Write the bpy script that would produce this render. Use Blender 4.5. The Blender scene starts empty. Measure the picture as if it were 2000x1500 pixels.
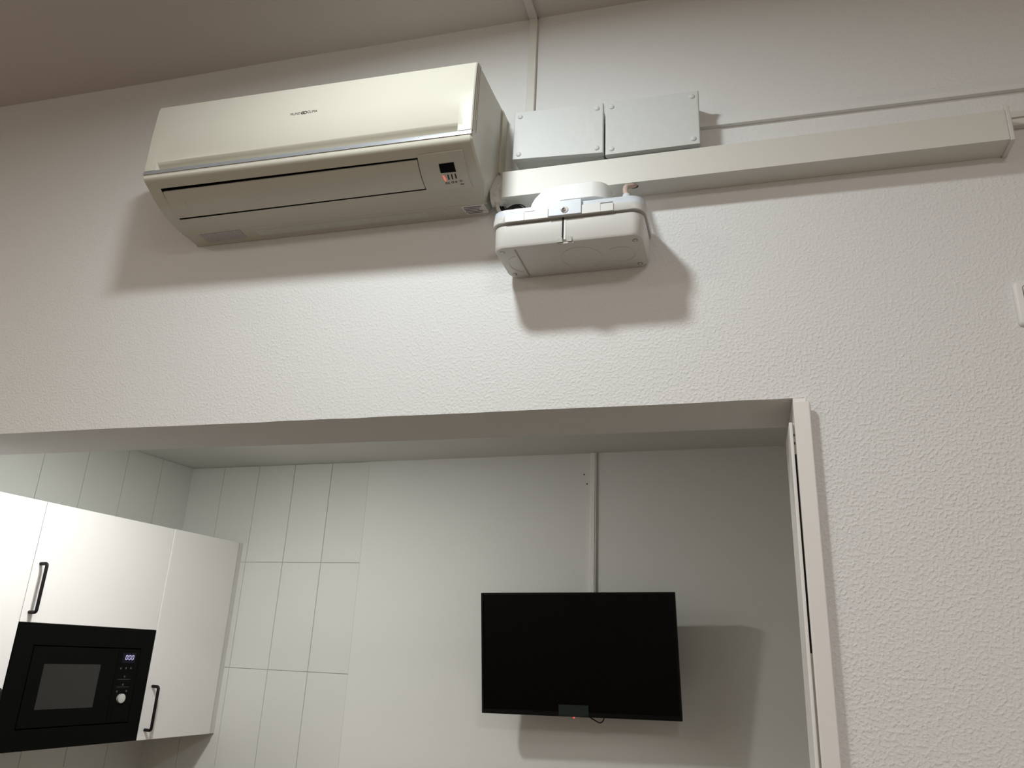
import bpy, bmesh, math, random
from mathutils import Vector, Matrix, noise
random.seed(3)
scene = bpy.context.scene
COL = scene.collection

# ------------------------------------------------------------------ camera
YAW, PIT, ROL, FPX = 0.29525, 0.33700, 0.04573, 1525.08
CAM = (0.4190, -1.5190, 1.6300)
cd = bpy.data.cameras.new('camera'); cam = bpy.data.objects.new('camera', cd); COL.objects.link(cam)
cd.sensor_width = 36.0; cd.lens = FPX / 2000 * 36.0; cd.clip_start = 0.02
fw = Vector((-math.sin(YAW) * math.cos(PIT), math.cos(YAW) * math.cos(PIT), math.sin(PIT)))
rt = Vector((math.cos(YAW), math.sin(YAW), 0)); up = rt.cross(fw)
r2 = rt * math.cos(ROL) + up * math.sin(ROL); u2 = up * math.cos(ROL) - rt * math.sin(ROL)
cam.matrix_world = Matrix(((r2.x, u2.x, -fw.x, CAM[0]), (r2.y, u2.y, -fw.y, CAM[1]), (r2.z, u2.z, -fw.z, CAM[2]), (0, 0, 0, 1)))
scene.camera = cam

# ------------------------------------------------------------------ light, exposure
world = bpy.data.worlds.new('world'); scene.world = world; world.use_nodes = True
world.node_tree.nodes['Background'].inputs[0].default_value = (0.9, 0.85, 0.8, 1)
world.node_tree.nodes['Background'].inputs[1].default_value = 0.02
def disc_light(name, loc, size, power, color, spread=180):
    l = bpy.data.lights.new(name, 'AREA'); l.shape = 'DISK'; l.size = size; l.energy = power; l.color = color
    l.spread = math.radians(spread)
    o = bpy.data.objects.new(name, l); COL.objects.link(o); o.location = loc
    return o
disc_light('room_ceiling_light', (-0.22, -0.84, 3.155), 0.15, 16.6, (0.93, 0.99, 1.0))
disc_light('room_rear_fill_light', (1.2, -2.9, 3.12), 0.8, 46, (1.0, 0.965, 0.945))  # added wide fill behind the camera, lifts the wall shadows; no known lamp
disc_light('room_left_fill_light', (-2.3, -2.2, 3.14), 0.6, 26, (1.0, 0.90, 0.80))  # added warm fill, brightens the left wall and ceiling; no fixture known there
disc_light('kitchen_ceiling_light', (-1.28, 0.46, 2.44), 0.12, 16.4, (0.98, 1.0, 0.97))
scene.view_settings.view_transform = 'Standard'
scene.view_settings.look = 'None'
scene.view_settings.exposure = 0.0
scene.view_settings.gamma = 1.0
scene.view_settings.use_curve_mapping = False

# ------------------------------------------------------------------ materials
def mat(name, col, rough=0.5, metal=0.0, emit=None, estr=0.0, spec=0.5, bump=None, var=None):
    """bump=(scale, distance, detail), var=(scale, amount): slight colour mottling"""
    m = bpy.data.materials.new(name); m.use_nodes = True
    nt = m.node_tree; b = nt.nodes['Principled BSDF']
    b.inputs['Base Color'].default_value = (*col, 1); b.inputs['Roughness'].default_value = rough
    b.inputs['Metallic'].default_value = metal; b.inputs['Specular IOR Level'].default_value = spec
    if emit: b.inputs['Emission Color'].default_value = (*emit, 1); b.inputs['Emission Strength'].default_value = estr
    geo = nt.nodes.new('ShaderNodeNewGeometry')
    if bump:
        n = nt.nodes.new('ShaderNodeTexNoise'); n.inputs['Scale'].default_value = bump[0]; n.inputs['Detail'].default_value = bump[2]
        n.inputs['Roughness'].default_value = 0.45
        nt.links.new(geo.outputs['Position'], n.inputs['Vector'])
        bp = nt.nodes.new('ShaderNodeBump'); bp.inputs['Distance'].default_value = bump[1]; bp.inputs['Strength'].default_value = 1.0
        src = n.outputs['Fac']
        if len(bump) > 3:          # blobs: only the crests stand out, and their strength wanders over the wall
            r = nt.nodes.new('ShaderNodeMapRange'); r.interpolation_type = 'SMOOTHSTEP'
            r.inputs[1].default_value = 0.38; r.inputs[2].default_value = 0.78
            nt.links.new(src, r.inputs[0])
            n2 = nt.nodes.new('ShaderNodeTexNoise'); n2.inputs['Scale'].default_value = 1.3; n2.inputs['Detail'].default_value = 2
            nt.links.new(geo.outputs['Position'], n2.inputs['Vector'])
            r2_ = nt.nodes.new('ShaderNodeMapRange'); r2_.inputs[1].default_value = 0.35; r2_.inputs[2].default_value = 0.65
            r2_.inputs[3].default_value = 0.6; r2_.inputs[4].default_value = 1.0
            nt.links.new(n2.outputs['Fac'], r2_.inputs[0])
            # the plaster is coarser low on the wall and painted smoother near the ceiling
            sx = nt.nodes.new('ShaderNodeSeparateXYZ'); nt.links.new(geo.outputs['Position'], sx.inputs[0])
            r3 = nt.nodes.new('ShaderNodeMapRange'); r3.inputs[1].default_value = 2.2; r3.inputs[2].default_value = 2.85
            r3.inputs[3].default_value = 1.0; r3.inputs[4].default_value = 0.4
            nt.links.new(sx.outputs[2], r3.inputs[0])
            m0 = nt.nodes.new('ShaderNodeMath'); m0.operation = 'MULTIPLY'
            nt.links.new(r2_.outputs[0], m0.inputs[0]); nt.links.new(r3.outputs[0], m0.inputs[1])
            m1 = nt.nodes.new('ShaderNodeMath'); m1.operation = 'MULTIPLY'
            nt.links.new(r.outputs[0], m1.inputs[0]); nt.links.new(m0.outputs[0], m1.inputs[1]); src = m1.outputs[0]
        nt.links.new(src, bp.inputs['Height']); nt.links.new(bp.outputs[0], b.inputs['Normal'])
    if var:
        n = nt.nodes.new('ShaderNodeTexNoise'); n.inputs['Scale'].default_value = var[0]; n.inputs['Detail'].default_value = 4
        nt.links.new(geo.outputs['Position'], n.inputs['Vector'])
        mx = nt.nodes.new('ShaderNodeMix'); mx.data_type = 'RGBA'
        mx.inputs[6].default_value = (*[c * (1 - var[1]) for c in col], 1); mx.inputs[7].default_value = (*[min(1, c * (1 + var[1])) for c in col], 1)
        nt.links.new(n.outputs['Fac'], mx.inputs[0]); nt.links.new(mx.outputs[2], b.inputs['Base Color'])
    return m
M = {}
M['plaster'] = mat('rough_plaster', (0.765, 0.77, 0.76), 0.75, bump=(165, 0.0009, 1.0, 1), var=(3, 0.015))
M['smooth'] = mat('smooth_plaster', (0.72, 0.72, 0.69), 0.7, bump=(60, 0.0004, 3), var=(2.5, 0.02))
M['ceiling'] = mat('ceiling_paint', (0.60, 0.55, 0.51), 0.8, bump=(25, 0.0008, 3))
M['kceiling'] = mat('kitchen_ceiling_paint', (0.64, 0.64, 0.61), 0.8)
M['warm'] = mat('warm_paint', (0.70, 0.64, 0.57), 0.8)
M['floor'] = mat('brown_floor', (0.13, 0.095, 0.065), 0.5, var=(6, 0.2))
M['tile'] = mat('glazed_tile', (0.70, 0.70, 0.665), 0.32, var=(1.7, 0.02))
M['grout'] = mat('grout', (0.42, 0.41, 0.37), 0.9)
M['ac'] = mat('aged_cream_plastic', (0.555, 0.535, 0.46), 0.22, spec=0.3, var=(4, 0.02))
M['acside'] = mat('aged_cream_plastic_side', (0.60, 0.575, 0.455), 0.42, var=(6, 0.04))
M['silver'] = mat('silver_trim', (0.37, 0.385, 0.41), 0.4, 0.5)
M['dark'] = mat('dark_slot', (0.012, 0.010, 0.008), 0.8)
M['black'] = mat('black_plastic', (0.010, 0.010, 0.009), 0.45, spec=0.3)
M['ink'] = mat('grey_ink', (0.09, 0.085, 0.07), 0.6)
M['logo'] = mat('dark_print', (0.035, 0.033, 0.028), 0.5)
M['inklight'] = mat('pale_ink', (0.30, 0.28, 0.22), 0.6)
M['sticker'] = mat('printed_sticker', (0.42, 0.40, 0.41), 0.5, var=(160, 0.3))
M['sticker2'] = mat('white_sticker', (0.70, 0.68, 0.66), 0.5)
M['sink'] = mat('sticker_print', (0.16, 0.14, 0.18), 0.6)
M['smear'] = mat('painted_patch', (0.56, 0.56, 0.50), 0.6, var=(60, 0.08))
M['trunk'] = mat('cream_trunking', (0.69, 0.68, 0.63), 0.45, var=(5, 0.02))
M['box'] = mat('painted_box', (0.62, 0.64, 0.625), 0.5, bump=(45, 0.0008, 2), var=(5, 0.02))
M['encl'] = mat('pale_grey_plastic', (0.66, 0.66, 0.635), 0.4)
M['flange'] = mat('white_plastic', (0.60, 0.645, 0.70), 0.35)
M['boss'] = mat('bright_white_plastic', (0.76, 0.77, 0.76), 0.4)
M['metal'] = mat('screw_metal', (0.35, 0.34, 0.32), 0.35, 0.8)
M['clip'] = mat('grey_clip', (0.36, 0.35, 0.30), 0.5)
M['tape'] = mat('grey_white_tape', (0.66, 0.65, 0.60), 0.6, bump=(140, 0.004, 3), var=(60, 0.12))
M['pipe'] = mat('pink_grey_pipe', (0.52, 0.40, 0.34), 0.5)
M['white'] = mat('white_lacquer', (0.80, 0.79, 0.765), 0.45)
M['frame'] = mat('white_gloss_paint', (0.80, 0.78, 0.75), 0.4, bump=(20, 0.0006, 2))
M['cab'] = mat('cabinet_front', (0.83, 0.805, 0.79), 0.45)
M['carc'] = mat('cabinet_carcass', (0.68, 0.67, 0.62), 0.5)
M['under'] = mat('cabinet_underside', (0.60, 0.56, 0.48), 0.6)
M['handle'] = mat('matt_black_metal', (0.006, 0.005, 0.005), 0.5, 0.0, spec=0.2)
M['mw'] = mat('black_oven_front', (0.0030, 0.0030, 0.0027), 0.5, spec=0.06)
M['mwgap'] = mat('oven_gap', (0.001, 0.001, 0.001), 0.9, spec=0.0)
M['mwglass'] = mat('oven_window', (0.022, 0.021, 0.018), 0.25, spec=0.4)
M['mwdot'] = mat('oven_marks', (0.07, 0.07, 0.065), 0.5)
M['mwdisp'] = mat('oven_display', (0.004, 0.002, 0.012), 0.3, spec=0.2)
M['digit'] = mat('lit_digits', (0.5, 0.5, 0.7), 0.5, emit=(0.66, 0.62, 1.0), estr=1.1)
M['chrome'] = mat('satin_knob', (0.72, 0.72, 0.70), 0.35, 0.55)
M['tv'] = mat('tv_screen', (0.0016, 0.0018, 0.0016), 0.25, spec=0.12)
M['tvb'] = mat('tv_bezel', (0.003, 0.003, 0.003), 0.5, spec=0.15)
M['tvs'] = mat('tv_sticker', (0.016, 0.024, 0.022), 0.35, spec=0.3)
M['red'] = mat('red_lamp', (0.6, 0.02, 0.02), 0.4, emit=(1.0, 0.10, 0.10), estr=0.9)
M['redlit'] = mat('red_indicator', (0.7, 0.1, 0.08), 0.4, emit=(1.0, 0.22, 0.18), estr=0.55)

# ------------------------------------------------------------------ helpers
def link(name, me, parent=None, loc=(0, 0, 0)):
    o = bpy.data.objects.new(name, me); COL.objects.link(o)
    if parent: o.parent = parent
    else: o.location = loc
    return o
def root_of(o):
    while o.parent: o = o.parent
    return o
def make(name, verts, faces, m, parent=None, smooth=None, loc=None):
    """world-space verts -> object; the top-level object's location is subtracted"""
    base = Vector(root_of(parent).location) if parent else Vector(loc or (0, 0, 0))
    me = bpy.data.meshes.new(name)
    me.from_pydata([tuple(Vector(v) - base) for v in verts], [], faces)
    bm = bmesh.new(); bm.from_mesh(me); bmesh.ops.recalc_face_normals(bm, faces=bm.faces); bm.to_mesh(me); bm.free()
    me.materials.append(m)
    if smooth is not None:
        for p in me.polygons: p.use_smooth = True
        me.set_sharp_from_angle(angle=math.radians(smooth))
    me.update()
    return link(name, me, parent, tuple(base))
class G:
    """collects geometry for one mesh"""
    def __init__(s): s.v = []; s.f = []
    def add(s, vs, fs):
        o = len(s.v); s.v += [tuple(v) for v in vs]; s.f += [tuple(i + o for i in f) for f in fs]; return s
    def hexa(s, P):      # P: 8 corners, bottom 4 then top 4, same winding
        return s.add(P, [(0, 3, 2, 1), (4, 5, 6, 7), (0, 1, 5, 4), (1, 2, 6, 5), (2, 3, 7, 6), (3, 0, 4, 7)])
    def box(s, x0, x1, y0, y1, z0, z1, fn=None):
        P = [(x0, y0, z0), (x1, y0, z0), (x1, y1, z0), (x0, y1, z0), (x0, y0, z1), (x1, y0, z1), (x1, y1, z1), (x0, y1, z1)]
        return s.hexa([fn(*p) for p in P] if fn else P)
    def bbox(s, x0, x1, y0, y1, z0, z1, b=0.002, fn=None, seg=2):
        bm = bmesh.new(); bmesh.ops.create_cube(bm, size=1)
        for v in bm.verts: v.co = Vector(((x0 + x1) / 2 + v.co.x * (x1 - x0), (y0 + y1) / 2 + v.co.y * (y1 - y0), (z0 + z1) / 2 + v.co.z * (z1 - z0)))
        bmesh.ops.bevel(bm, geom=bm.edges[:], offset=b, segments=seg, profile=0.5, affect='EDGES')
        bm.verts.index_update()
        s.add([fn(*v.co) if fn else v.co for v in bm.verts], [[v.index for v in f.verts] for f in bm.faces]); bm.free(); return s
    def prism(s, poly, y0, y1, fn=lambda a, b, c: (a, b, c), cap0=True, cap1=True):
        """poly in (u,w); extruded along middle axis"""
        n = len(poly)
        vs = [fn(u, y0, w) for u, w in poly] + [fn(u, y1, w) for u, w in poly]
        fs = [(i, (i + 1) % n, n + (i + 1) % n, n + i) for i in range(n)]
        if cap0: fs.append(tuple(range(n - 1, -1, -1)))
        if cap1: fs.append(tuple(range(n, 2 * n)))
        return s.add(vs, fs)
    def rings(s, R, cap=True):
        n = len(R[0]); vs = [v for r in R for v in r]; fs = []
        for k in range(len(R) - 1):
            for i in range(n): fs.append((k * n + i, k * n + (i + 1) % n, (k + 1) * n + (i + 1) % n, (k + 1) * n + i))
        if cap: fs += [tuple(range(n - 1, -1, -1)), tuple(range((len(R) - 1) * n, len(R) * n))]
        return s.add(vs, fs)
    def tube(s, pts, r, n=10, flat=1.0):
        pts = [Vector(p) for p in pts]; R = []
        T0 = (pts[1] - pts[0]).normalized(); a = Vector((0, 0, 1)) if abs(T0.z) < 0.9 else Vector((1, 0, 0))
        N = (a - T0 * a.dot(T0)).normalized()
        for i, p in enumerate(pts):
            T = (pts[min(i + 1, len(pts) - 1)] - pts[max(i - 1, 0)]).normalized()
            N = (N - T * N.dot(T)).normalized(); B = T.cross(N)
            rr = r[i] if isinstance(r, (list, tuple)) else r
            R.append([p + N * math.cos(2 * math.pi * k / n) * rr + B * math.sin(2 * math.pi * k / n) * rr * flat for k in range(n)])
        return s.rings(R)
    def make(s, name, m, parent=None, smooth=None, loc=None): return make(name, s.v, s.f, m, parent, smooth, loc)
def thing(name, label, cat, loc, group=None):
    o = bpy.data.objects.new(name, None); COL.objects.link(o); o.location = loc; o.empty_display_size = 0.05
    o['label'] = label; o['category'] = cat
    if group: o['group'] = group
    return o
def tag(o, label, cat, group=None):
    o['label'] = label; o['category'] = cat
    if group: o['group'] = group
    return o
def struct(o, label):
    o['kind'] = 'structure'; o['label'] = label; return o
def lab(o, l): o['label'] = l; return o
def rrect(x0, x1, z0, z1, r, n=5):
    P = []
    for cx, cz, a0 in ((x1 - r, z1 - r, 0), (x0 + r, z1 - r, 90), (x0 + r, z0 + r, 180), (x1 - r, z0 + r, 270)):
        for k in range(n + 1):
            a = math.radians(a0 + 90 * k / n); P.append((cx + r * math.cos(a), cz + r * math.sin(a)))
    return P
def text_geo(txt, size):
    c = bpy.data.curves.new('t', 'FONT'); c.body = txt; c.size = size; c.resolution_u = 3; c.extrude = 0.0
    o = bpy.data.objects.new('t', c); me = bpy.data.meshes.new_from_object(o)
    vs = [(v.co.x, v.co.y) for v in me.vertices]; fs = [tuple(p.vertices) for p in me.polygons]
    bpy.data.objects.remove(o); bpy.data.curves.remove(c); bpy.data.meshes.remove(me)
    x0 = min(v[0] for v in vs); x1 = max(v[0] for v in vs)
    return [(v[0] - x0, v[1]) for v in vs], fs, x1 - x0

# ------------------------------------------------------------------ the shell
HC, HL, HK, T = 3.180, 2.1255, 2.451, 0.20
D0, AD, XLW, AL = 1.613, -0.038, -2.19726, -0.101367
def bk(x, off=0.0): return D0 + AD * x - off            # kitchen back wall line
O = Vector((XLW, bk(XLW), 0)); U = Vector((math.sin(AL), -math.cos(AL), 0)); N = Vector((math.cos(AL), math.sin(AL), 0))
def W(s, d, z):                                        # left kitchen wall frame: s along from the back corner, d out of the wall
    p = O + U * s + N * d; return (p.x, p.y, z)
def Wb(x, d, z): return (x, bk(x, d), z)

g = G()                                                # front wall with the wide opening
nseg = 90; xa, xb = -1.75, 0.545
def lz(x): return HL + 0.0022 * noise.noise(Vector((x * 2.3, 0, 4))) + 0.0012 * noise.noise(Vector((x * 11, 7, 0)))
for i in range(nseg):
    x0 = xa + (xb - xa) * i / nseg; x1 = xa + (xb - xa) * (i + 1) / nseg
    za, zb = lz(x0), lz(x1)
    g.add([(x0, 0, za), (x1, 0, zb), (x1, 0, HC + .1), (x0, 0, HC + .1), (x0, T, HL), (x1, T, HL), (x1, T, HC + .1), (x0, T, HC + .1)],
          [(0, 1, 2, 3), (4, 7, 6, 5), (0, 4, 5, 1)])
g.box(-3.3, xa, 0, T, 0, HC + .1); g.box(xb, 2.9, 0, T, 0, HC + .1)
wf = struct(g.make('wall_front', M['plaster']), 'white rough-plastered wall above and beside the wide opening')
lab(wf, 'white rough-plastered wall carrying the air conditioner, above the wide opening')
g = G().box(-3.3, 2.9, -4.2, 0.0, HC + .03, HC + .1)
struct(g.make('ceiling', M['ceiling']), 'pale painted ceiling above the air conditioner')
# wavy joint of ceiling and wall: ceiling skin
cg = G(); NX = 60
vs = []; fs = []
for i in range(NX + 1):
    x = -3.3 + 6.2 * i / NX
    zz = HC - 0.026 * -x * -1 * 0 + (-0.026 * x) * 1.0
    for y in (0.002, -0.15, -4.2): vs.append((x, y, HC - 0.026 * x + (0.003 * noise.noise(Vector((x * 2, 3, 1))) if y > -0.1 else 0)))
for i in range(NX):
    for j in range(2):
        a = i * 3 + j; fs.append((a, a + 1, a + 4, a + 3))
bpy.data.objects.remove(bpy.data.objects['ceiling'])
top = [(x, y, HC + .2) for (x, y, z) in vs]; n0 = len(vs)
fs2 = fs + [tuple(i + n0 for i in f[::-1]) for f in fs]
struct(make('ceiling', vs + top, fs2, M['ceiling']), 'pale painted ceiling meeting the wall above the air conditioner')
struct(G().box(-3.4, -3.3, -4.2, T, 0, HC + .2).make('wall_outer_left', M['warm']), 'main room side wall, left of the frame')
struct(G().box(2.9, 3.0, -4.2, T, 0, HC + .2).make('wall_outer_right', M['warm']), 'main room side wall, right of the frame')
struct(G().box(-3.4, 3.0, -4.3, -4.2, 0, HC + .2).make('wall_rear', M['warm']), 'main room wall behind the camera')
struct(G().box(-3.4, 3.0, -4.3, 2.0, -0.1, 0).make('floor', M['floor']), 'brown floor of the room and the kitchen')

# kitchen
g = G().hexa([Wb(-2.5, -.12, 0), Wb(1.0, -.12, 0), Wb(1.0, 0, 0), Wb(-2.5, 0, 0), Wb(-2.5, -.12, HK + .1), Wb(1.0, -.12, HK + .1), Wb(1.0, 0, HK + .1), Wb(-2.5, 0, HK + .1)])
xt1 = -1.208
g.box(xt1, 1.0, 0, 0.003, 0, HK + .1, fn=Wb)
wb = struct(g.make('wall_back', M['smooth']), 'smooth white kitchen wall behind the television, tiled at its left end')
wl = struct(G().box(-.1, 1.52, -.10, 0, 0, HK + .1, fn=W).make('wall_left', M['grout']), 'left kitchen wall, tiled, behind the wall cabinets')
struct(G().box(0.95, 1.05, T, 1.75, 0, HK + .1).make('wall_right', M['smooth']), 'right kitchen wall hidden behind the door frame')
struct(G().box(-2.6, 1.0, T - .001, 1.9, HK, HK + .1).make('ceiling_kitchen', M['kceiling']), 'lower smooth kitchen ceiling seen under the lintel')
lab(bpy.data.objects['ceiling_kitchen'], 'lower smooth kitchen ceiling seen under the lintel')
# grout bed for the back wall tiles
G().box(XLW - .02, xt1, 0, 0.0008, 0, HK, fn=Wb).make('grout_bed', M['grout'], wb)
rows = [1.995 + .46, 1.995, 1.535, 1.075, 0.615, 0.155, 0.0]
def tile_mesh(w, h):
    bm = bmesh.new(); bmesh.ops.create_cube(bm, size=1)
    for v in bm.verts: v.co = Vector((v.co.x * w, v.co.y * 0.004, v.co.z * h))
    es = [e for e in bm.edges if all(v.co.y < 0 for v in e.verts)]
    bmesh.ops.bevel(bm, geom=es, offset=0.0012, segments=1, affect='EDGES')
    me = bpy.data.meshes.new('tile'); bm.to_mesh(me); bm.free(); me.materials.append(M['tile']); return me
cache = {}
def tile(parent, cen, rz, w, h):
    k = (round(w, 4), round(h, 4))
    if k not in cache: cache[k] = tile_mesh(*k)
    o = bpy.data.objects.new('tile', cache[k]); COL.objects.link(o); o.parent = parent
    o.location = cen; o.rotation_euler = (random.uniform(-.0012, .0012), 0, rz + random.uniform(-.0015, .0015))
gp = 0.0022
edges = [XLW + .001] + [-2.004 + .2 * k for k in range(4)] + [xt1 + .001]
for a, b in zip(edges[:-1], edges[1:]):
    for zt, zb in zip(rows[:-1], rows[1:]):
        zt = min(zt, HK)
        c = Wb((a + b) / 2, 0.0016, (zt + zb) / 2); tile(wb, c, math.atan(AD), b - a - gp, zt - zb - gp)
se = [0.001] + [.198 + .2 * k for k in range(7)] + [1.515]
for a, b in zip(se[:-1], se[1:]):
    for zt, zb in zip(rows[:-1], rows[1:]):
        zt = min(zt, HK)
        c = W((a + b) / 2, 0.0016, (zt + zb) / 2)
        tile(wl, c, math.atan2(-N.y, -N.x) - math.radians(-90) , b - a - gp, zt - zb - gp)
# two old screw holes above the television
for px, pz in ((-.203, 2.361), (-.191, 2.321)):
    G().tube([Wb(px, .0030, pz), Wb(px, .0042, pz)], 0.0035, 8).make('screw_hole', M['ink'], wb)

# door frame at the right of the opening (pocket door)
df = struct(G().bbox(0.5225, 0.552, -0.019, -0.010, 0, 2.113, b=.002).make('door_1', M['frame']), 'white painted door frame with a dark pocket slot, right of the opening')
G().box(0.5232, 0.546, -.0098, 0.204, 0, 2.122).make('door_jamb', M['frame'], df)
G().box(0.5137, 0.5195, .003, 0.150, 0, 2.078).make('edge_strip', M['frame'], df)
g = G().box(0.5194, 0.5233, .008, .150, 0, 1.66); g.box(0.5194, 0.5233, .008, .150, 2.017, 2.078)
g.make('slot_filler', M['carc'], df)
G().box(0.5194, 0.5233, .010, .150, 1.66, 2.017).make('pocket_slot', M['dark'], df)
for sz in (2.036, 2.052): G().box(0.5205, 0.5225, .006, .0085, sz, sz + .004).make('screw_head', M['ink'], df)

# ------------------------------------------------------------------ air conditioner
Y0 = [0, -.19, -.212, -.223, -.2265, -.226, -.2272, -.2232, -.2, -.17, -.13, -.085, -.04, -0.001]
ZL = [2.905, 2.898, 2.893, 2.880, 2.80, 2.700, 2.691, 2.6785, 2.664, 2.646, 2.630, 2.622, 2.621, 2.620]
ZR = [2.884, 2.870, 2.864, 2.852, 2.77, 2.681, 2.671, 2.6575, 2.644, 2.631, 2.622, 2.617, 2.615, 2.613]
AXL, AXR = -.930, -.088
def cr(A, t):
    i = min(int(t), len(A) - 2); f = t - i
    if i < 5: return A[i] * (1 - f) + A[i + 1] * f
    a, b = A[i], A[i + 1]; p = A[i - 1] if i > 6 else 2 * a - b; n = A[i + 2] if i + 2 < len(A) else 2 * b - a
    return .5 * (2 * a + (b - p) * f + (2 * p - 5 * a + 4 * b - n) * f * f + (3 * a - p - 3 * b + n) * f ** 3)
def S(x, t, off=0.0):
    t = max(0, min(13, t)); k = (x - AXL) / (AXR - AXL)
    def raw(t): return cr(Y0, t), cr(ZL, t) * (1 - k) + cr(ZR, t) * k
    y, z = raw(t)
    if off:
        e = .05; a = raw(max(0, t - e)); b = raw(min(13, t + e)); dy, dz = b[0] - a[0], b[1] - a[1]; L = math.hypot(dy, dz) or 1
        y += off * dz / L * 1.0; z += off * -dy / L * 1.0      # outward normal of the profile
    return (x, y, z)
def lin(a, b, n): return [a + (b - a) * i / n for i in range(n + 1)]
def patch(g, c, off0, off1, nx=1, nt=8, round_x=None):
    """c = four corners (x,t): TL, TR, BR, BL; slab between two offsets of the casing surface"""
    def at(i, j, off):
        u = i / nx; v = j / nt
        x = (c[0][0] * (1 - u) + c[1][0] * u) * (1 - v) + (c[3][0] * (1 - u) + c[2][0] * u) * v
        t = (c[0][1] * (1 - u) + c[1][1] * u) * (1 - v) + (c[3][1] * (1 - u) + c[2][1] * u) * v
        return S(x, t, off)
    idx = {}; vs = []
    for L, off in enumerate((off1, off0)):
        for i in range(nx + 1):
            for j in range(nt + 1): idx[(L, i, j)] = len(vs); vs.append(at(i, j, off))
    fs = []
    for L in (0, 1):
        for i in range(nx):
            for j in range(nt):
                q = [idx[(L, i, j)], idx[(L, i + 1, j)], idx[(L, i + 1, j + 1)], idx[(L, i, j + 1)]]; fs.append(q if L == 0 else q[::-1])
    for i in range(nx):
        for j in (0, nt): fs.append([idx[(0, i, j)], idx[(0, i + 1, j)], idx[(1, i + 1, j)], idx[(1, i, j)]])
    for j in range(nt):
        for i in (0, nx): fs.append([idx[(0, i, j)], idx[(0, i, j + 1)], idx[(1, i, j + 1)], idx[(1, i, j)]])
    return g.add(vs, fs)
ac = thing('air_conditioner', 'cream split air conditioner hung high on the wall, with silver stripe and closed louver', 'air conditioner', ((AXL + AXR) / 2, 0, 2.61))
# casing: solid profile, with the outlet left open as a recess
TV0, TV1, XV0, XV1 = 7.92, 10.24, -.893, -.2195
tt = [0, .5, 1, 1.5, 1.9, 2.2, 2.5, 3, 3.5, 4, 4.5, 4.96, 4.99, 5.5, 6] + lin(6.25, 7.75, 6) + [TV0] + lin(8.2, 10.1, 12) + [TV1] + lin(10.6, 12.8, 11) + [13]
xsn = [AXL, AXL + .004, -.915, XV0] + lin(-.8, -.3, 5) + [XV1, -.15, -.112, AXR - .004, AXR]
g = G(); idx = {}; vs = []
for i, x in enumerate(xsn):
    inset = -.004 if i in (0, len(xsn) - 1) else 0.0
    for j, t in enumerate(tt): idx[i, j] = len(vs); vs.append(S(x, t, -.022 if 2 < t < 4.97 and not inset else (inset if 0 < j < len(tt) - 1 else 0)))
fs = []
jv0, jv1 = tt.index(TV0), tt.index(TV1); iv0, iv1 = xsn.index(XV0), xsn.index(XV1)
for i in range(len(xsn) - 1):
    for j in range(len(tt) - 1):
        if iv0 <= i < iv1 and jv0 <= j < jv1: continue
        fs.append([idx[i, j], idx[i + 1, j], idx[i + 1, j + 1], idx[i, j + 1]])
fs.append([idx[0, j] for j in range(len(tt))])
e_ = len(xsn) - 1; jc = min(range(len(tt)), key=lambda j: abs(tt[j] - 10.24))
for j in range(jc, len(tt)):                     # the lower rear corner of the right end is cut back
    f_ = min(1, max(0, (tt[j] - 10.24) / 2.2))
    for ii, sh in ((e_, 1.0), (e_ - 1, 1.0), (e_ - 2, .75)):
        v_ = vs[idx[ii, j]]; vs[idx[ii, j]] = (v_[0] - .034 * f_ * sh, v_[1], v_[2])
kc, kd = len(vs), len(vs) + 1; vs += [(AXR, -.036, 2.697), (AXR, -.001, 2.702)]
fs.append([idx[e_, j] for j in range(jc + 1)] + [kc, kd])
for j in range(jc, len(tt) - 1): fs.append([idx[e_, j], idx[e_, j + 1], kc])
fs.append([idx[e_, len(tt) - 1], kd, kc])
fs.append([idx[i, 0] for i in range(len(xsn))] + [idx[i, len(tt) - 1] for i in range(len(xsn) - 1, -1, -1)])
make('casing', vs, fs, M['ac'], ac, smooth=32)
g = G(); patch(g, [(XV0, TV0), (XV1, TV0), (XV1, TV1), (XV0, TV1)], -.03, -.028, 4, 10)
patch(g, [(XV0, TV0 - .02), (XV1, TV0 - .02), (XV1, TV0), (XV0, TV0)], -.03, -.001, 1, 1); patch(g, [(XV0, TV1), (XV1, TV1), (XV1, TV1 + .02), (XV0, TV1 + .02)], -.03, -.001, 1, 1)
patch(g, [(XV0 - .001, TV0), (XV0, TV0), (XV0, TV1), (XV0 - .001, TV1)], -.03, -.001, 1, 8); patch(g, [(XV1, TV0), (XV1 + .001, TV0), (XV1 + .001, TV1), (XV1, TV1)], -.03, -.001, 1, 8)
lab(g.make('outlet', M['dark'], ac), 'dark air outlet behind the louver')
g = G(); patch(g, [(-.8905, 8.19), (-.2225, 8.09), (-.2307, 10.12), (-.8925, 10.10)], -.004, .0015, 6, 14)
lv = g.make('louver', M['ac'], ac, smooth=30)
g = G()
for xx in (-.842,):
    patch(g, [(xx, 8.35), (xx + .0012, 8.35), (xx - .0045, 9.8), (xx - .0057, 9.8)], .0012, .0019, 1, 8)
g.make('louver_seam', M['acside'], lv)
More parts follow.
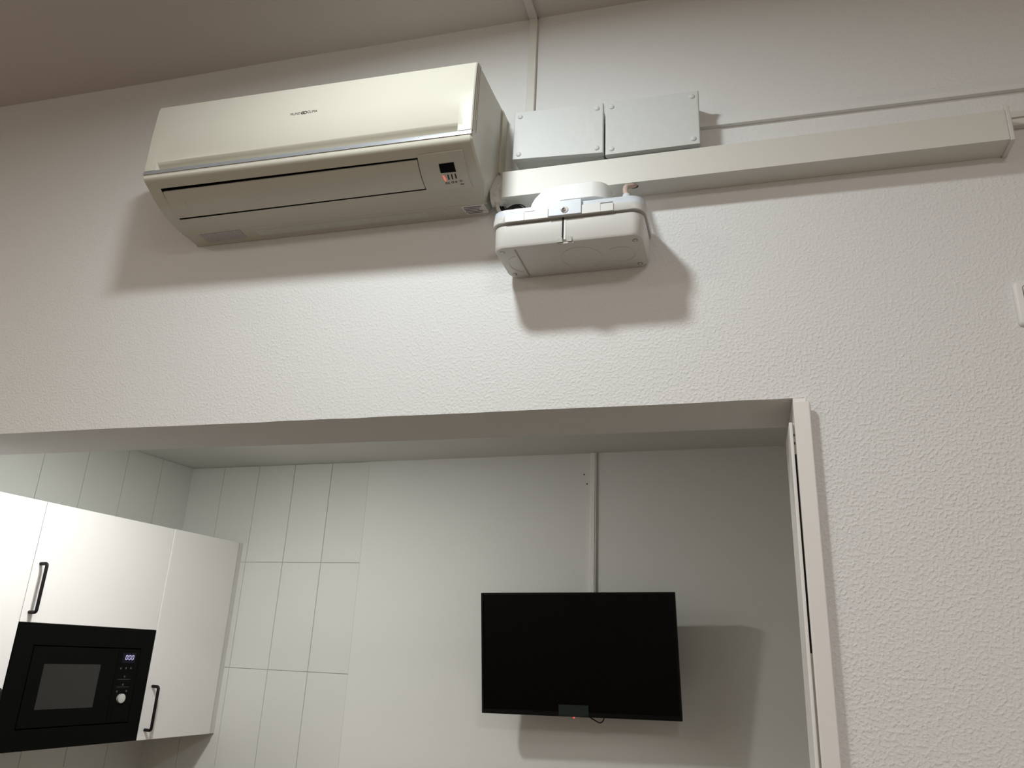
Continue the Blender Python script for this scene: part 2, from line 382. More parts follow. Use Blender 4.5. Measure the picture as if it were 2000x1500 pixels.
# front panel with the finger chamfer along its lower edge
def front(x, z, off):
    k = (x - AXL) / (AXR - AXL)
    z4 = ZL[4] * (1 - k) + ZR[4] * k; z3 = ZL[3] * (1 - k) + ZR[3] * k; z5 = ZL[5] * (1 - k) + ZR[5] * k
    if z > z4: f = (z - z4) / (z3 - z4); y = -.2265 + f * .0035
    else: f = (z4 - z) / (z4 - z5); y = -.2265 + f * .0005
    return (x, y - off, z)
CX0, CX1 = -.894, -.1222
vs = []; cols = [AXL + .0005, AXL + .003, -.912, CX0 - .0015, CX0] + lin(-.8, -.2, 6) + [CX1, CX1 + .0015, -.105, AXR - .003, AXR - .0005]
def zlr(x, a, b): k = (x - AXL) / (AXR - AXL); return a * (1 - k) + b * k
nrow = 0
for i, x in enumerate(cols):
    edge = i in (0, len(cols) - 1); off = .0005 if edge else .0024
    mid = CX0 - 1e-6 <= x <= CX1 + 1e-6
    col = [(x, -.195, zlr(x, 2.8985, 2.8712)), (x, -.2105 - off * .6, zlr(x, 2.8965, 2.868)), (x, -.220 - off * .9, zlr(x, 2.891, 2.8625)), front(x, zlr(x, 2.878, 2.85), off), front(x, zlr(x, 2.80, 2.775), off)]
    zt_ = zlr(x, 2.7235, 2.7045); zb_ = zlr(x, 2.7008, 2.6818)
    if mid:
        for f, d in ((0, 0), (.12, .0012), (.35, .0062), (.7, .0145), (1, .0205)):
            p = front(x, zt_ + (zb_ - zt_) * f, off); col.append((p[0], p[1] + d, p[2]))
    else:
        for f in (0, .15, .4, .7, 1): col.append(front(x, zt_ + (zb_ - zt_) * f, off))
    col.append((x, -.205, zlr(x, 2.7008, 2.6818)))
    nrow = len(col); vs += col
fs = []
for i in range(len(cols) - 1):
    for j in range(nrow - 1): a = i * nrow + j; fs.append([a, a + nrow, a + nrow + 1, a + 1])
for i in (0, len(cols) - 1): fs.append([i * nrow + j for j in range(nrow)])
fp = make('front_panel', vs, fs, M['ac'], ac, smooth=28)
g = G(); patch(g, [(AXL + .0015, 4.99), (AXR - .001, 5.0), (AXR - .001, 6.0), (AXL + .0015, 6.0)], -.004, .0016, 4, 2)
lab(g.make('trim_strip', M['silver'], ac), 'silver stripe across the front')
# logo on the front panel
def on_panel(g, txt, x0, z0, size, fn=None):
    vs_, fs_, w = text_geo(txt, size)
    sl = (ZR[4] - ZL[4]) / (AXR - AXL)
    g.add([front(x0 + u, z0 + v + u * sl, .0030) for u, v in vs_], fs_); return w
g = G(); zlog = 2.7945
w1 = on_panel(g, 'MUND', -.541, zlog + .001, .0092)
xe = -.541 + w1 + .0012
w2 = on_panel(g, 'CLIMA', xe + .0165, zlog, .0092)
sl = (ZR[4] - ZL[4]) / (AXR - AXL)
for cx, rr, r0 in ((xe + .0045, .0043, .0018), (xe + .0112, .0045, .0028)):     # round emblem between the words
    n = 20; vsr = []
    for k in range(n):
        a = 2 * math.pi * k / n
        for r_ in (rr, r0): vsr.append(front(cx + r_ * math.cos(a), zlog + .0032 + (cx - xe) * sl + r_ * math.sin(a), .0030))
    g.add(vsr, [(2 * k, 2 * ((k + 1) % n), 2 * ((k + 1) % n) + 1, 2 * k + 1) for k in range(n)])
g.make('logo', M['logo'], fp)
# control panel
g = G(); patch(g, [(-.2185, 7.74), (-.1134, 7.67), (-.1215, 10.40), (-.2295, 10.34)], -.002, .0021, 2, 10)
cp = g.make('control_panel', M['ac'], ac, smooth=30)
g = G(); patch(g, [(-.176, 8.54), (-.1413, 8.52), (-.1432, 9.20), (-.1786, 9.18)], .001, .0027, 1, 6)
lab(g.make('display', M['mw'], cp), 'small black display window')
for a, b, t0, t1, mm in ((-.1757, -.1747, 9.36, 9.74, 'redlit'), (-.1645, -.1662, 9.34, 9.68, 'dark'), (-.1560, -.1575, 9.34, 9.68, 'dark'), (-.1475, -.1485, 9.33, 9.66, 'dark')):
    wd = .0042 if mm == 'redlit' else .0028
    g = G(); patch(g, [(a - wd / 2, t0), (a + wd / 2, t0), (b + wd / 2, t1), (b - wd / 2, t1)], .001, .0027, 1, 4)
    o = g.make('indicator_lamp', M[mm], cp)
    if mm == 'redlit': lab(o, 'glowing red indicator lamp')
g = G()
for k, (x, t, kind) in enumerate(((-.1755, 9.90, 0), (-.1685, 9.90, 1), (-.1605, 9.88, 0), (-.1525, 9.88, 2), (-.141, 9.86, 0))):
    r_ = .0031; n = 12
    def onp(u, v): return S(x + u, t - v / .0415 , .0026)
    if kind == 0:
        vv = []
        for q in range(n):
            a = 2 * math.pi * q / n
            for rr in (r_, r_ * .6): vv.append(onp(rr * math.cos(a), rr * math.sin(a)))
        g.add(vv, [(2 * q, 2 * ((q + 1) % n), 2 * ((q + 1) % n) + 1, 2 * q + 1) for q in range(n)])
    elif kind == 1: g.add([onp(r_ * math.cos(math.radians(90 + 180 * q / 8)), r_ * math.sin(math.radians(90 + 180 * q / 8))) for q in range(9)], [tuple(range(9))])
    else: g.add([onp(r_, 0), onp(0, r_), onp(-r_, 0), onp(0, -r_)], [(0, 1, 2, 3)])
patch(g, [(-.1455, 10.06), (-.137, 10.06), (-.137, 10.11), (-.1455, 10.11)], .0022, .0026, 1, 1)
g.make('icons', M['ink'], cp)
# seam along the bottom, access cover, stickers, patched strip
g = G(); patch(g, [(AXL + .001, 11.42), (-.108, 11.80), (-.108, 11.845), (AXL + .001, 11.465)], -.0005, .0005, 6, 2)
for k in range(9):
    a0 = math.radians(100 + 160 * k / 9); a1 = math.radians(100 + 160 * (k + 1) / 9)
    p = [(-.208 + .010 * math.cos(a), 12.33 - .42 * math.sin(a)) for a in (a0, a1)]; q = [(-.208 + .0117 * math.cos(a), 12.33 - .46 * math.sin(a)) for a in (a0, a1)]
    patch(g, [p[0], p[1], q[1], q[0]], .0002, .0012, 1, 1)
patch(g, [(-.208, 12.74), (-.125, 12.80), (-.125, 12.83), (-.208, 12.78)], .0002, .0012, 1, 1)
g.make('seam_line', M['under'], ac)
g = G(); patch(g, [(-.883, 11.66), (-.7616, 11.60), (-.765, 12.5), (-.8836, 12.64)], .0002, .0008, 1, 2)
lab(g.make('sticker', M['sticker'], ac), 'grey mottled rating sticker under the left end')
g = G(); patch(g, [(-.174, 11.86), (-.117, 11.84), (-.1147, 12.72), (-.169, 12.68)], .0002, .0008, 1, 2)
st = lab(g.make('sticker', M['sticker2'], ac), 'white printed sticker under the right end')
g = G()
for k, (a, b) in enumerate(((.04, .9), (.02, .8), (.05, .72), (.0, .85), (.08, .78))):
    f = .12 + .17 * k; t0 = 11.85 + .86 * f; x0 = -.171 + .004 * f; x1 = x0 + .050
    patch(g, [(x0 + .05 * a, t0), (x0 + .05 * b, t0), (x0 + .05 * b, t0 + .08), (x0 + .05 * a, t0 + .08)], .0009, .0011, 1, 1)
g.make('sticker_print', M['sink'], st)
g = G(); patch(g, [(-.725, 11.85), (-.262, 11.98), (-.262, 12.5), (-.725, 12.45)], .0001, .0005, 10, 2)
lab(g.make('tape_strip', M['smear'], ac), 'pale uneven strip of tape along the underside')
# back plate showing at the right end, side seams
g = G().bbox(AXR - .002, AXR + .0035, -.040, 0, 2.70, 2.878, b=.0015)
g.make('back_plate', M['acside'], ac)
g = G()
for y in (-.212, -.203): g.box(AXR - .0005, AXR + .0008, y, y + .0015, 2.69, 2.862)
g.make('side_seam', M['under'], ac)

# ------------------------------------------------------------------ trunking, tape, cables
def tl(z0, z1, x0=-.072, x1=.95): return lambda x: z0 + (z1 - z0) * (x - x0) / (x1 - x0)
tb, tp = tl(2.6175, 2.6075), tl(2.685, 2.6755)
tr = thing('cable_trunking', 'thick cream trunking running right from the air conditioner', 'trunking', (.45, 0, 2.60))
def tfn(x, y, z): return (x, y, tb(x) + (tp(x) - tb(x)) * z)
G().bbox(-.072, .950, -.054, -.0005, 0.02, .98, b=.002, fn=tfn).make('base', M['trunk'], tr)
G().bbox(-.072, .950, -.060, -.050, 0.0, 1.0, b=.0018, fn=tfn).make('cover', M['trunk'], tr)
g = G().bbox(.950, .958, -.061, -.0005, -.03, 1.12, b=.0015, fn=tfn); g.make('end_cap', M['trunk'], tr)
g = G()
g.add([(.255 + .012 * math.cos(a) , -.035 + .0055 * math.sin(a), tb(.23) - .0006) for a in [2 * math.pi * k / 14 for k in range(14)]], [tuple(range(14))])
g = G(); n = 14
g.prism([(.226 + .012 * math.cos(2 * math.pi * k / n), -.043 + .006 * math.sin(2 * math.pi * k / n)) for k in range(n)], tb(.23) - .0008, tb(.23) + .001, fn=lambda u, y, w: (u, w, y))
lab(g.make('cable_hole', M['dark'], tr), 'dark hole in the underside')
# small conduit going on to the right
sc_ = thing('conduit', 'thin grooved conduit leaving the right end of the thick trunking', 'conduit', (1.2, 0, 2.66))
g = G().bbox(.958, 1.6, -.016, -.0005, 2.668, 2.698, b=.002); g.make('base', M['trunk'], sc_)
G().box(.958, 1.6, -.020, -.0155, 2.684, 2.697).make('cover', M['trunk'], sc_)
# wall-coloured slim trunking with the dark underside line
o = G(); 
def hz(x): return 2.7705 - .0215 * (x - .374)
o.rings([[(x, -.0003, hz(x) + .036), (x, -.003, hz(x) + .030), (x, -.0110, hz(x) + .012), (x, -.0110, hz(x)), (x, -.0003, hz(x))] for x in (.30, 1.7)])
tag(o.make('cable_channel', M['plaster'], None, loc=(1.0, 0, 2.75)), 'very slim painted channel running right from the junction boxes', 'channel')
vt = thing('vertical_trunking', 'slim white trunking rising to the ceiling beside the air conditioner', 'trunking', (-.025, 0, 2.83))
G().bbox(-.0375, -.0165, -.011, -.0003, 2.80, 3.181, b=.0015).make('wall_run', M['trunk'], vt)
G().bbox(-.0375, -.0165, -1.4, -.0003, 3.170, 3.1805, b=.0015).make('ceiling_run', M['ceiling'], vt)
kt = thing('vertical_trunking', 'slim trunking coming down the kitchen wall to the television', 'trunking', Wb(-.16, 0, 1.6))
G().bbox(-.176, -.1505, .003, .0145, 1.60, HK - .001, b=.0015, fn=Wb).make('base', M['white'], kt)
G().bbox(-.1745, -.156, .0140, .0175, 1.60, HK - .002, b=.001, fn=Wb).make('cover', M['white'], kt)
# tape-wrapped stub between the air conditioner and the trunking
R = []
for i in range(14):
    f = i / 13; x = -.1 + .0375 * f
    n = 18; R.append([(x + .002 * noise.noise(Vector((k * 1.3, i * .9, 1))), -.036 + (.022 + .003 * noise.noise(Vector((k, i, 5)))) * math.cos(2 * math.pi * k / n) * 1.0,
                       2.652 + (.040 + .004 * noise.noise(Vector((k * .9, i * .8, 9)))) * math.sin(2 * math.pi * k / n)) for k in range(n)])
tag(G().rings(R).make('pipe_wrapping', M['tape'], None, smooth=50, loc=(-.08, 0, 2.615)), 'grey-white tape wrapped round the pipes, between air conditioner and trunking', 'tape')
def smoothpts(P, n=6):
    P = [Vector(p) for p in P]; out = []
    for i in range(len(P) - 1):
        a, b = P[i], P[i + 1]; p = P[i - 1] if i else 2 * a - b; q = P[i + 2] if i + 2 < len(P) else 2 * b - a
        for k in range(n):
            f = k / n; out.append(.5 * (2 * a + (b - p) * f + (2 * p - 5 * a + 4 * b - q) * f * f + (3 * a - p - 3 * b + q) * f ** 3))
    return out + [P[-1]]
g = G().tube(smoothpts([(-.085, -.02, 2.625), (-.07, -.030, 2.600), (-.045, -.035, 2.606), (-.025, -.035, 2.600), (-.010, -.035, 2.570), (-.005, -.035, 2.534)]), .005, 8)
tag(g.make('cable', M['black'], None, smooth=60, loc=(-.05, 0, 2.55)), 'black cable looping from the taped pipes down behind the plastic box', 'cable')
g = G().tube(smoothpts([(-.090, -.035, 2.628), (-.080, -.05, 2.595), (-.068, -.055, 2.57), (-.058, -.05, 2.53)]), .0045, 8)
tag(g.make('cable', M['tape'], None, smooth=60, loc=(-.07, 0, 2.55)), 'pale grey cable hanging from the corner of the air conditioner', 'cable')

# junction boxes
def jbox(x0, x1, zb0, zt0, zb1, zt1, label, rot):
    t = thing('junction_box', label, 'box', ((x0 + x1) / 2, 0, (zb0 + zb1) / 2), 'painted junction boxes above the trunking')
    def fn(x, y, z):
        f = (x - x0) / (x1 - x0); a = zb0 + (zb1 - zb0) * f; b = zt0 + (zt1 - zt0) * f; return (x, y, a + (b - a) * z)
    G().bbox(x0 + .003, x1 - .003, -.048, -.0005, .03, .97, b=.003, fn=fn).make('base', M['box'], t)
    lid = G().bbox(x0, x1, -.062, -.0485, 0, 1, b=.003, fn=fn, seg=3).make('lid', M['box'], t)
    for u, v in ((.07, .1), (.93, .1), (.07, .9), (.93, .9)):
        c = Vector(fn(x0 + (x1 - x0) * u, -.062, v))
        Rr = [[(c.x + r * math.cos(2 * math.pi * k / 12), c.y - h, c.z + r * math.sin(2 * math.pi * k / 12)) for k in range(12)] for r, h in ((.0062, -.001), (.0060, .0012), (.0042, .0024), (.0015, .0027))]
        G().rings(Rr).make('screw', M['box'], t, smooth=50)
    return t
jbox(-.0485, .1635, 2.7145, 2.8445, 2.7005, 2.8345, 'left one of two white painted junction boxes, nearer the air conditioner', 0)
jbox(.1675, .3745, 2.6930, 2.8345, 2.6905, 2.8290, 'right one of two white painted junction boxes, further from the air conditioner', 0)

# ------------------------------------------------------------------ plastic box under the trunking
eb = thing('enclosure_box', 'pale plastic screw-down box sticking out of the wall below the trunking', 'box', (.10, 0, 2.43))
BX0, BX1, BYF, BZ = -.058, .2575, -.141, 2.4385
def rr_loop(x0, x1, y0, y1, r, z, n=6):
    return [(u, w, z) for u, w in rrect(x0, x1, y0, y1, r, n)]
R = [rr_loop(BX0 + .008, BX1 - .008, BYF + .008, -.002, .022, BZ), rr_loop(BX0 + .003, BX1 - .003, BYF + .003, -.0015, .024, BZ + .0012), rr_loop(BX0, BX1, BYF, -.001, .026, BZ + .006),
     rr_loop(BX0 - .001, BX1 + .001, BYF - .001, -.001, .027, BZ + .0515), rr_loop(BX0 + .012, BX1 - .012, BYF + .012, -.001, .020, BZ + .0525), rr_loop(BX0 + .012, BX1 - .012, BYF + .012, -.001, .020, BZ + .057)]
body = G().rings(R).make('body', M['encl'], eb, smooth=35)
R = [rr_loop(BX0 + .002, BX1 - .002, BYF + .002, -.001, .026, BZ + .0565), rr_loop(BX0 - .005, BX1 + .005, BYF - .005, -.0008, .031, BZ + .0565), rr_loop(BX0 - .006, BX1 + .006, BYF - .006, -.0008, .031, BZ + .058),
     rr_loop(BX0 - .006, BX1 + .006, BYF - .006, -.0008, .031, BZ + .0735)]
G().rings(R).make('lid_rim', M['encl'], eb, smooth=35)
R = [rr_loop(BX0 - .0052, BX1 + .0052, BYF - .0052, -.0008, .030, BZ + .0735), rr_loop(BX0 - .0048, BX1 + .0048, BYF - .0048, -.0008, .030, BZ + .0742),
     rr_loop(BX0 - .004, BX1 + .004, BYF - .004, -.0008, .029, BZ + .088), rr_loop(BX0 + .002, BX1 - .002, BYF + .002, -.0008, .026, BZ + .0925)]
flg = G().rings(R).make('flange', M['flange'], eb, smooth=35)
lab(flg, 'brighter white upper rim')
for a, b, h in ((-.030, .012, .0740), (.012, .0635, .0775), (.1345, .1735, .0775), (.1735, .200, .0740)):      # snap tabs of the rim
    G().bbox(a, b, BYF - .0082, BYF - .004, BZ + .0562, BZ + h, b=.0007).make('rim_tab', M['encl'], eb)
for a, b, h in ((.012, .034, .0765), (.1735, .199, .0765)):
    G().box(a, b, BYF - .0086, BYF - .006, BZ + h - .0006, BZ + h + .0004).make('tab_slot', M['clip'], eb)
pl_ = G().bbox(.0645, .1340, BYF - .0105, BYF - .002, BZ + .0572, BZ + .0915, b=.001).make('lock_plate', M['flange'], eb)
n = 14; LX, LZ = .0965, BZ + .0690
R = [[(LX + .003 + r * math.cos(2 * math.pi * k / n), BYF - .0105 - h, LZ + r * math.sin(2 * math.pi * k / n)) for k in range(n)] for r, h in ((.0080, -.001), (.0077, .001), (.0066, .0016))]
G().rings(R).make('screw_seat', M['encl'], pl_, smooth=40)
R = [[(LX + r * math.cos(2 * math.pi * k / n), BYF - .0105 - h, LZ + r * math.sin(2 * math.pi * k / n)) for k in range(n)] for r, h in ((.0052, .001), (.0048, .0034), (.0028, .0042))]
sw = G().rings(R).make('lock_screw', M['metal'], pl_, smooth=40)
G().tube([(LX, BYF - .0146, LZ), (LX, BYF - .0151, LZ)], .0022, 8).make('lock_screw_slot', M['dark'], pl_)
G().box(.0925, .0962, BYF - .0018, BYF + .002, BZ + .006, BZ + .0565).make('seam_groove', M['dark'], eb)
G().bbox(.0964, .1010, BYF - .0018, BYF + .002, BZ + .004, BZ + .0515, b=.0006).make('seal_tab', M['encl'], eb)
g = G().box(.0835, .0940, BYF - .002, BYF + .003, BZ - .001, BZ + .0085)
cl = g.make('clip', M['clip'], eb)
G().box(.1050, .1135, BYF - .002, BYF + .003, BZ - .001, BZ + .0100).make('clip', M['clip'], eb)
G().bbox(.086, .1165, BYF + .001, BYF + .006, BZ - .0035, BZ - .0012, b=.0006).make('clip_bar', M['encl'], cl)
# corner screws and embossed outlines in the underside
for (cx, cy) in ((-.0405, -.122), (-.0415, -.022), (.2395, -.118), (.237, -.018)):
    R = [[(cx + r * math.cos(2 * math.pi * k / n), cy + r * math.sin(2 * math.pi * k / n), BZ + h) for k in range(n)] for r, h in ((.0058, .001), (.0058, -.0006), (.0052, -.0008))]
    s_ = G().rings(R).make('corner_screw', M['metal'], eb, smooth=40)
    R = [[(cx + r * math.cos(2 * math.pi * k / n), cy + r * math.sin(2 * math.pi * k / n), BZ + h) for k in range(n)] for r, h in ((.0030, -.0005), (.0028, -.0011))]
    G().rings(R).make('screw_slot', M['encl'], s_)
g = G()
def arc(cx, cy, rx, ry, a0, a1, wd=.0016, n=26, z=BZ):
    for k in range(n):
        q = [math.radians(a0 + (a1 - a0) * (k + j) / n) for j in (0, 1)]
        P = [(cx + (rx + o_) * math.cos(a), cy + (ry + o_) * math.sin(a)) for a in q for o_ in (0, wd)]
        g.hexa([(P[0][0], P[0][1], z - .0009), (P[2][0], P[2][1], z - .0009), (P[3][0], P[3][1], z - .0009), (P[1][0], P[1][1], z - .0009),
                (P[0][0], P[0][1], z + .001), (P[2][0], P[2][1], z + .001), (P[3][0], P[3][1], z + .001), (P[1][0], P[1][1], z + .001)])
arc(.120, -.066, .043, .046, 0, 360)
g.make('embossed_outline', M['encl'], body)
g = G(); arc(.203, -.066, .030, .030, -130, 130); g.make('embossed_outline', M['encl'], body)
g = G(); arc(-.018, -.066, .022, .034, 90, 270); g.make('embossed_outline', M['encl'], body)
G().box(-.012, -.0095, BYF + .012, -.010, BZ - .0014, BZ + .001).make('cover_joint', M['clip'], body)
# round boss on top
def ring(cx, cy, r, z, n=40, x0=None): return [(cx + r * math.cos(2 * math.pi * k / n), cy + r * math.sin(2 * math.pi * k / n), z) for k in range(n)]
zf = BZ + .092
prof = [(.018, zf), (.0225, 2.546), (.030, 2.559), (.040, 2.569), (.052, 2.576), (.064, 2.5795), (.080, 2.581), (.120, 2.581), (.120, zf)]
boss = G().prism(prof, -.1285, -.004).make('boss', M['boss'], eb, smooth=35)
lab(boss, 'bright white housing with a rounded left flank')
def coll(i, z):
    P = [(.0835 + i, -.004), (.0835 + i, -.1318 + i)]
    r = .036 - i
    for k in range(13):
        a = math.radians(-90 + 90 * k / 12); P.append((.1865 - .036 + r * math.cos(a), -.1318 + .036 + r * math.sin(a)))
    P.append((.1865 - i, -.004)); return [(x, y, z) for x, y in P]
G().rings([coll(.0012, 2.5435), coll(0, 2.5447), coll(0, 2.5805), coll(.002, 2.5825)]).make('collar', M['boss'], eb, smooth=35)
G().rings([coll(.011, zf), coll(.011, 2.5437)]).make('neck', M['clip'], eb, smooth=35)
gl = G().rings([ring(.2215, -.112, .0085, BZ + .090, 12), ring(.2215, -.112, .0085, 2.549, 12), ring(.2215, -.112, .006, 2.552, 12)]).make('cable_gland', M['flange'], eb, smooth=40)
g = G().tube(smoothpts([(.2215, -.112, 2.548), (.218, -.104, 2.567), (.218, -.086, 2.588), (.224, -.062, 2.604), (.232, -.045, 2.618)]), .0055, 10)
tag(g.make('pipe', M['pipe'], None, smooth=60, loc=(.22, -.08, 2.52)), 'short pinkish bent pipe from the trunking hole into the plastic box', 'pipe')

# ------------------------------------------------------------------ wall switch at the right edge
sw = thing('wall_switch', 'white rounded wall switch cut by the right edge of the photo', 'switch', (.968, 0, 2.285))
def splate(x0, x1, z0, z1, r, ys, m, name, parent):
    R = [[(u, y, w) for u, w in rrect(x0 + i, x1 - i, z0 + i, z1 - i, max(r - i, .001), 6)] for i, y in ys]
    return G().rings(R).make(name, m, parent, smooth=40)
pz = splate(.9255, 1.0105, 2.2425, 2.3315, .009, ((0, -.0003), (0, -.006), (.0015, -.009), (.004, -.0105)), M['white'], 'plate', sw)
splate(.9385, .9985, 2.2535, 2.3225, .006, ((0, -.0095), (.0, -.0112)), M['ink'], 'rocker_gap', sw)
splate(.9395, .9975, 2.2545, 2.3215, .005, ((0, -.0105), (.0005, -.0125), (.002, -.0135)), M['white'], 'rocker', sw)

# ------------------------------------------------------------------ wall cabinets
ZT, ZB, ZM, DF = 2.079, 1.2665, 1.672, .368
def handle(parent, s, z0, z1, d=DF):
    r = .0058; o_ = .034; P = [(s, d, z0)]
    for k in range(6): a = math.radians(90 * k / 5); P.append((s, d + o_ - .009 + .009 * math.sin(a), z0 + .009 - .009 * math.cos(a)))
    for k in range(6): a = math.radians(90 * k / 5); P.append((s, d + o_ - .009 + .009 * math.cos(a), z1 - .009 + .009 * math.sin(a)))
    P.append((s, d, z1))
    return lab(G().tube([W(*p) for p in P], r, 10).make('handle', M['handle'], parent, smooth=60), 'black bow handle')
def cabinet(s0, s1, label, doors, hand):
    c0 = W((s0 + s1) / 2, .18, ZB)
    t = thing('wall_cabinet', label, 'cabinet', c0, 'white wall cabinets on the left kitchen wall')
    th = .016; g = G(); f = W; d1 = DF - .021
    g.box(s0, s0 + th, .006, d1, ZB, ZT, fn=f); g.box(s1 - th, s1, .006, d1, ZB, ZT, fn=f)
    g.box(s0 + th, s1 - th, .006, d1, ZT - th, ZT, fn=f); g.box(s0 + th, s1 - th, .006, .014, ZB + .001, ZT - th, fn=f)
    if doors[0][0] > ZB + .1: g.box(s0 + th, s1 - th, .014, d1, ZM - .003, ZM + .013, fn=f)
    g.make('carcass', M['carc'], t)
    G().box(s0 + th, s1 - th, .014, d1, ZB - .0005, ZB + th * .6, fn=f).make('bottom_panel', M['under'], t)
    for (z0, z1, proud) in doors:
        dr = G().bbox(s0 + .0012, s1 - .0012, DF - .0195 + proud, DF + proud, z0, z1, b=.0012, fn=f).make('door', M['cab'], t)
        if hand: handle(dr, *hand, d=DF + proud - .001)
    return t
cabinet(.011, .409, 'narrow white wall cabinet between the microwave and the back wall', [(ZB, ZT, .004)], (.380, 1.303, 1.462))
cabinet(.409, 1.009, 'white wall cabinet with one short door above the built-in microwave', [(ZM + .0015, ZT, 0)], (.981, 1.706, 1.868))
cabinet(1.009, 1.425, 'white wall cabinet left of the microwave, cut by the photo edge', [(ZB, ZT, 0)], (1.040, 1.303, 1.462))
tag(G().bbox(-.030, .0105, DF - .022, DF - .001, ZB, ZT, b=.001, fn=W).make('filler_strip', M['carc'], None, loc=W(0, DF, ZB)), 'narrow pale filler strip between the last cabinet and the tiled back wall', 'strip')
# microwave
mw = thing('microwave', 'black built-in microwave oven under the short cabinet door', 'microwave', W(.709, .2, ZB + .012))
ms0, ms1, mz0, mz1 = .4105, 1.0075, ZB + .0005, ZM + .0003
G().box(ms0 + .03, ms1 - .03, .03, DF - .02, mz0 + .02, mz1 - .02, fn=W).make('body', M['mw'], mw)
is0, is1, iz0, iz1 = .469, .936, 1.333, 1.602
g = G()     # surround frame as four bars
g.box(ms0, is0, DF - .018, DF + .002, mz0, mz1, fn=W); g.box(is1, ms1, DF - .018, DF + .002, mz0, mz1, fn=W)
g.box(is0, is1, DF - .018, DF + .002, mz0, iz0, fn=W); g.box(is0, is1, DF - .018, DF + .002, iz1, mz1, fn=W)
g.make('frame', M['mw'], mw)
G().box(is0, is1, DF - .018, DF - .012, iz0, iz1, fn=W).make('frame_gap', M['mwgap'], mw)
SP = .573
dr = G().bbox(SP + .001, is1 - .004, DF - .012, DF + .003, iz0 + .004, iz1 - .004, b=.001, fn=W).make('door', M['mw'], mw)
G().bbox(.646, .881, DF + .001, DF + .0036, 1.3935, 1.541, b=.0008, fn=W).make('window', M['mwglass'], dr)
cpn = G().bbox(is0 + .004, SP - .001, DF - .012, DF + .003, iz0 + .004, iz1 - .004, b=.001, fn=W).make('control_panel', M['mw'], mw)
dsp = G().box(.490, .552, DF + .0028, DF + .0034, 1.548, 1.584, fn=W).make('display', M['mwdisp'], cpn)
g = G()      # lit segment digits 000
dw, dh, sg = .0082, .0165, .0015
for k in range(3):
    s_c = .5375 - k * .0145; zc = 1.5675
    def seg(a0, a1, z0, z1): g.box(s_c - a1, s_c - a0, DF + .0035, DF + .0039, zc + z0, zc + z1, fn=lambda s, d, z: W(s - (z - zc) * .08, d, z))
    seg(0, dw, dh / 2 - sg, dh / 2); seg(0, dw, -dh / 2, -dh / 2 + sg)
    for z0, z1 in ((-dh / 2 + sg + .0006, -.0007), (.0007, dh / 2 - sg - .0006)):
        seg(-.0008, sg - .0008, z0, z1); seg(dw - sg + .0008, dw + .0008, z0, z1)
lab(g.make('digits', M['digit'], dsp), 'glowing pale violet digits 000')
def disc(s, z, r, h0, h1, m, name, parent, n=16, sm=40):
    R = [[W(s + rr * math.cos(2 * math.pi * k / n), DF + h, z + rr * math.sin(2 * math.pi * k / n)) for k in range(n)] for rr, h in ((r, h0), (r, h1 - .001), (r * .88, h1))]
    return G().rings(R).make(name, m, parent, smooth=sm)
for s_, z_ in ((.551, 1.528), (.527, 1.529), (.504, 1.529), (.526, 1.4985), (.527, 1.470), (.549, 1.446), (.505, 1.447)):
    disc(s_, z_, .0038, .0028, .0040, M['mwdot'], 'button', cpn, 10)
for z_ in (1.488, 1.461): G().box(.497, .556, DF + .0030, DF + .0034, z_, z_ + .0012, fn=W).make('panel_line', M['mwdot'], cpn)
G().bbox(.495, .556, DF + .0028, DF + .0042, 1.343, 1.395, b=.001, fn=W).make('door_button', M['mw'], cpn)
disc(.528, 1.4215, .0165, .0028, .014, M['chrome'], 'knob', cpn, 24)

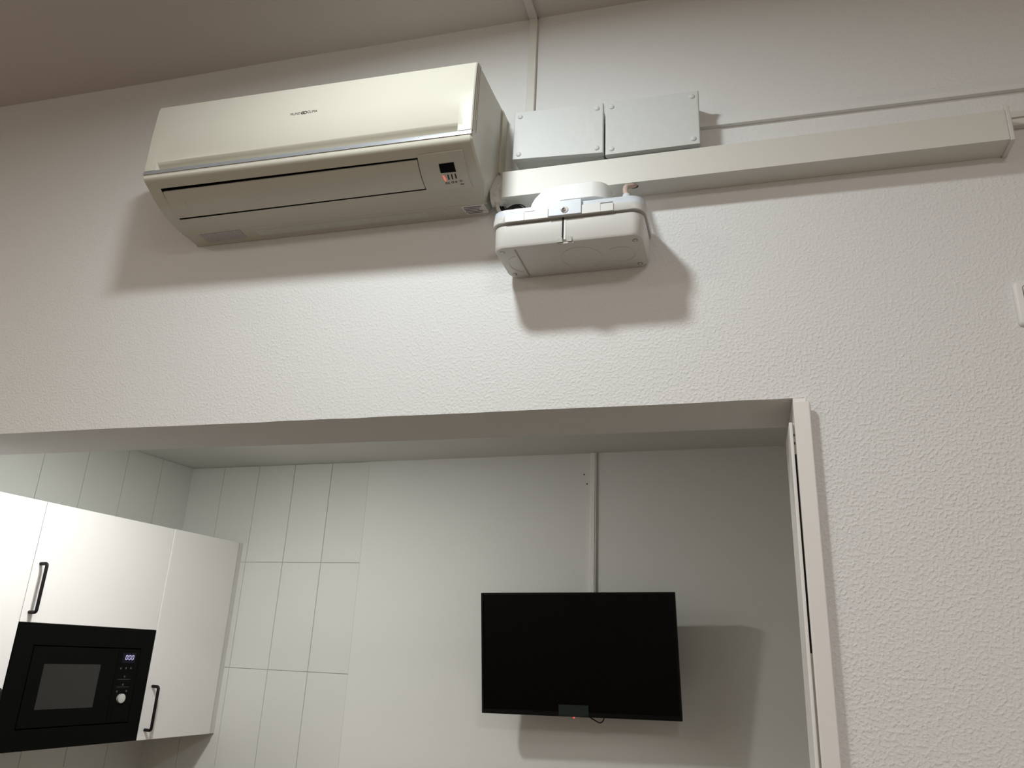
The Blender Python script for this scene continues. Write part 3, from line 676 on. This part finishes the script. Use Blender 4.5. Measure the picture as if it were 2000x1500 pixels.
# ------------------------------------------------------------------ television
TC = Vector((-.187, 1.431, 1.654)); TR = Matrix.Rotation(-.016, 3, 'Z') @ Matrix.Rotation(.129, 3, 'X') @ Matrix.Rotation(-.022, 3, 'Y')
def tvf(x, y, z): return TC + TR @ Vector((x, y, z))
tvt = thing('television', 'black flat television tilted down on the kitchen wall', 'television', (-.187, bk(-.187) - .02, 1.45))
hw, hh = .365, .215; bz = .0075
g = G()
for a in ((-hw, -hw + bz, -hh, hh), (hw - bz, hw, -hh, hh), (-hw + bz, hw - bz, hh - bz, hh), (-hw + bz, hw - bz, -hh, -hh + .0155)):
    g.box(a[0], a[1], -.001, .020, a[2], a[3], fn=tvf)
g.make('bezel', M['tvb'], tvt)
G().box(-hw + bz, hw - bz, .0025, .019, -hh + .0155, hh - bz, fn=tvf).make('screen', M['tv'], tvt)
G().bbox(-hw + .003, hw - .003, .0195, .034, -hh + .003, hh - .003, b=.004, fn=tvf).make('back_cover', M['tvb'], tvt)
G().bbox(-.24, .24, .0335, .065, -hh + .012, .10, b=.012, fn=tvf).make('rear_housing', M['tvb'], tvt)
G().box(-.072, .038, -.0016, -.0009, -hh + .003, -hh + .040, fn=tvf).make('sticker', M['tvs'], tvt)
G().prism([(-.045 + .058 * k / 10, -hh + .002 + .007 * math.sin(math.pi * k / 10)) for k in range(11)], -.0022, -.0014, fn=tvf).make('badge', M['tvs'], tvt)
ld = G().rings([[tvf(-.0175 + r * math.cos(2 * math.pi * k / 10), .004 + r * math.sin(2 * math.pi * k / 10), -hh - h) for k in range(10)] for r, h in ((.0035, -.001), (.0035, .004), (.0018, .0062))]).make('standby_lamp', M['red'], tvt, smooth=50)
lab(ld, 'small glowing red standby lamp')
g = G().tube(smoothpts([tvf(.020, .03, -hh + .01), tvf(.032, .03, -hh - .002), tvf(.052, .03, -hh - .014), tvf(.070, .03, -hh - .022), tvf(.082, .03, -hh - .016), tvf(.089, .03, -hh + .001), tvf(.090, .03, -hh + .012)]), .0021, 8)
g.make('cable_loop', M['black'], tvt, smooth=60)
# wall bracket
br = thing('television_bracket', 'black wall bracket hidden behind the television', 'bracket', (-.187, bk(-.187) - .02, 1.55))
G().box(-.25, -.125, .003, .012, 1.55, 1.77, fn=Wb).make('wall_plate', M['black'], br)
p0 = Vector(Wb(-.187, .012, 1.66)); p1 = tvf(0, .068, 0.04)
G().tube([p0, p0 + (p1 - p0) * .80], .018, 10).make('arm', M['black'], br)
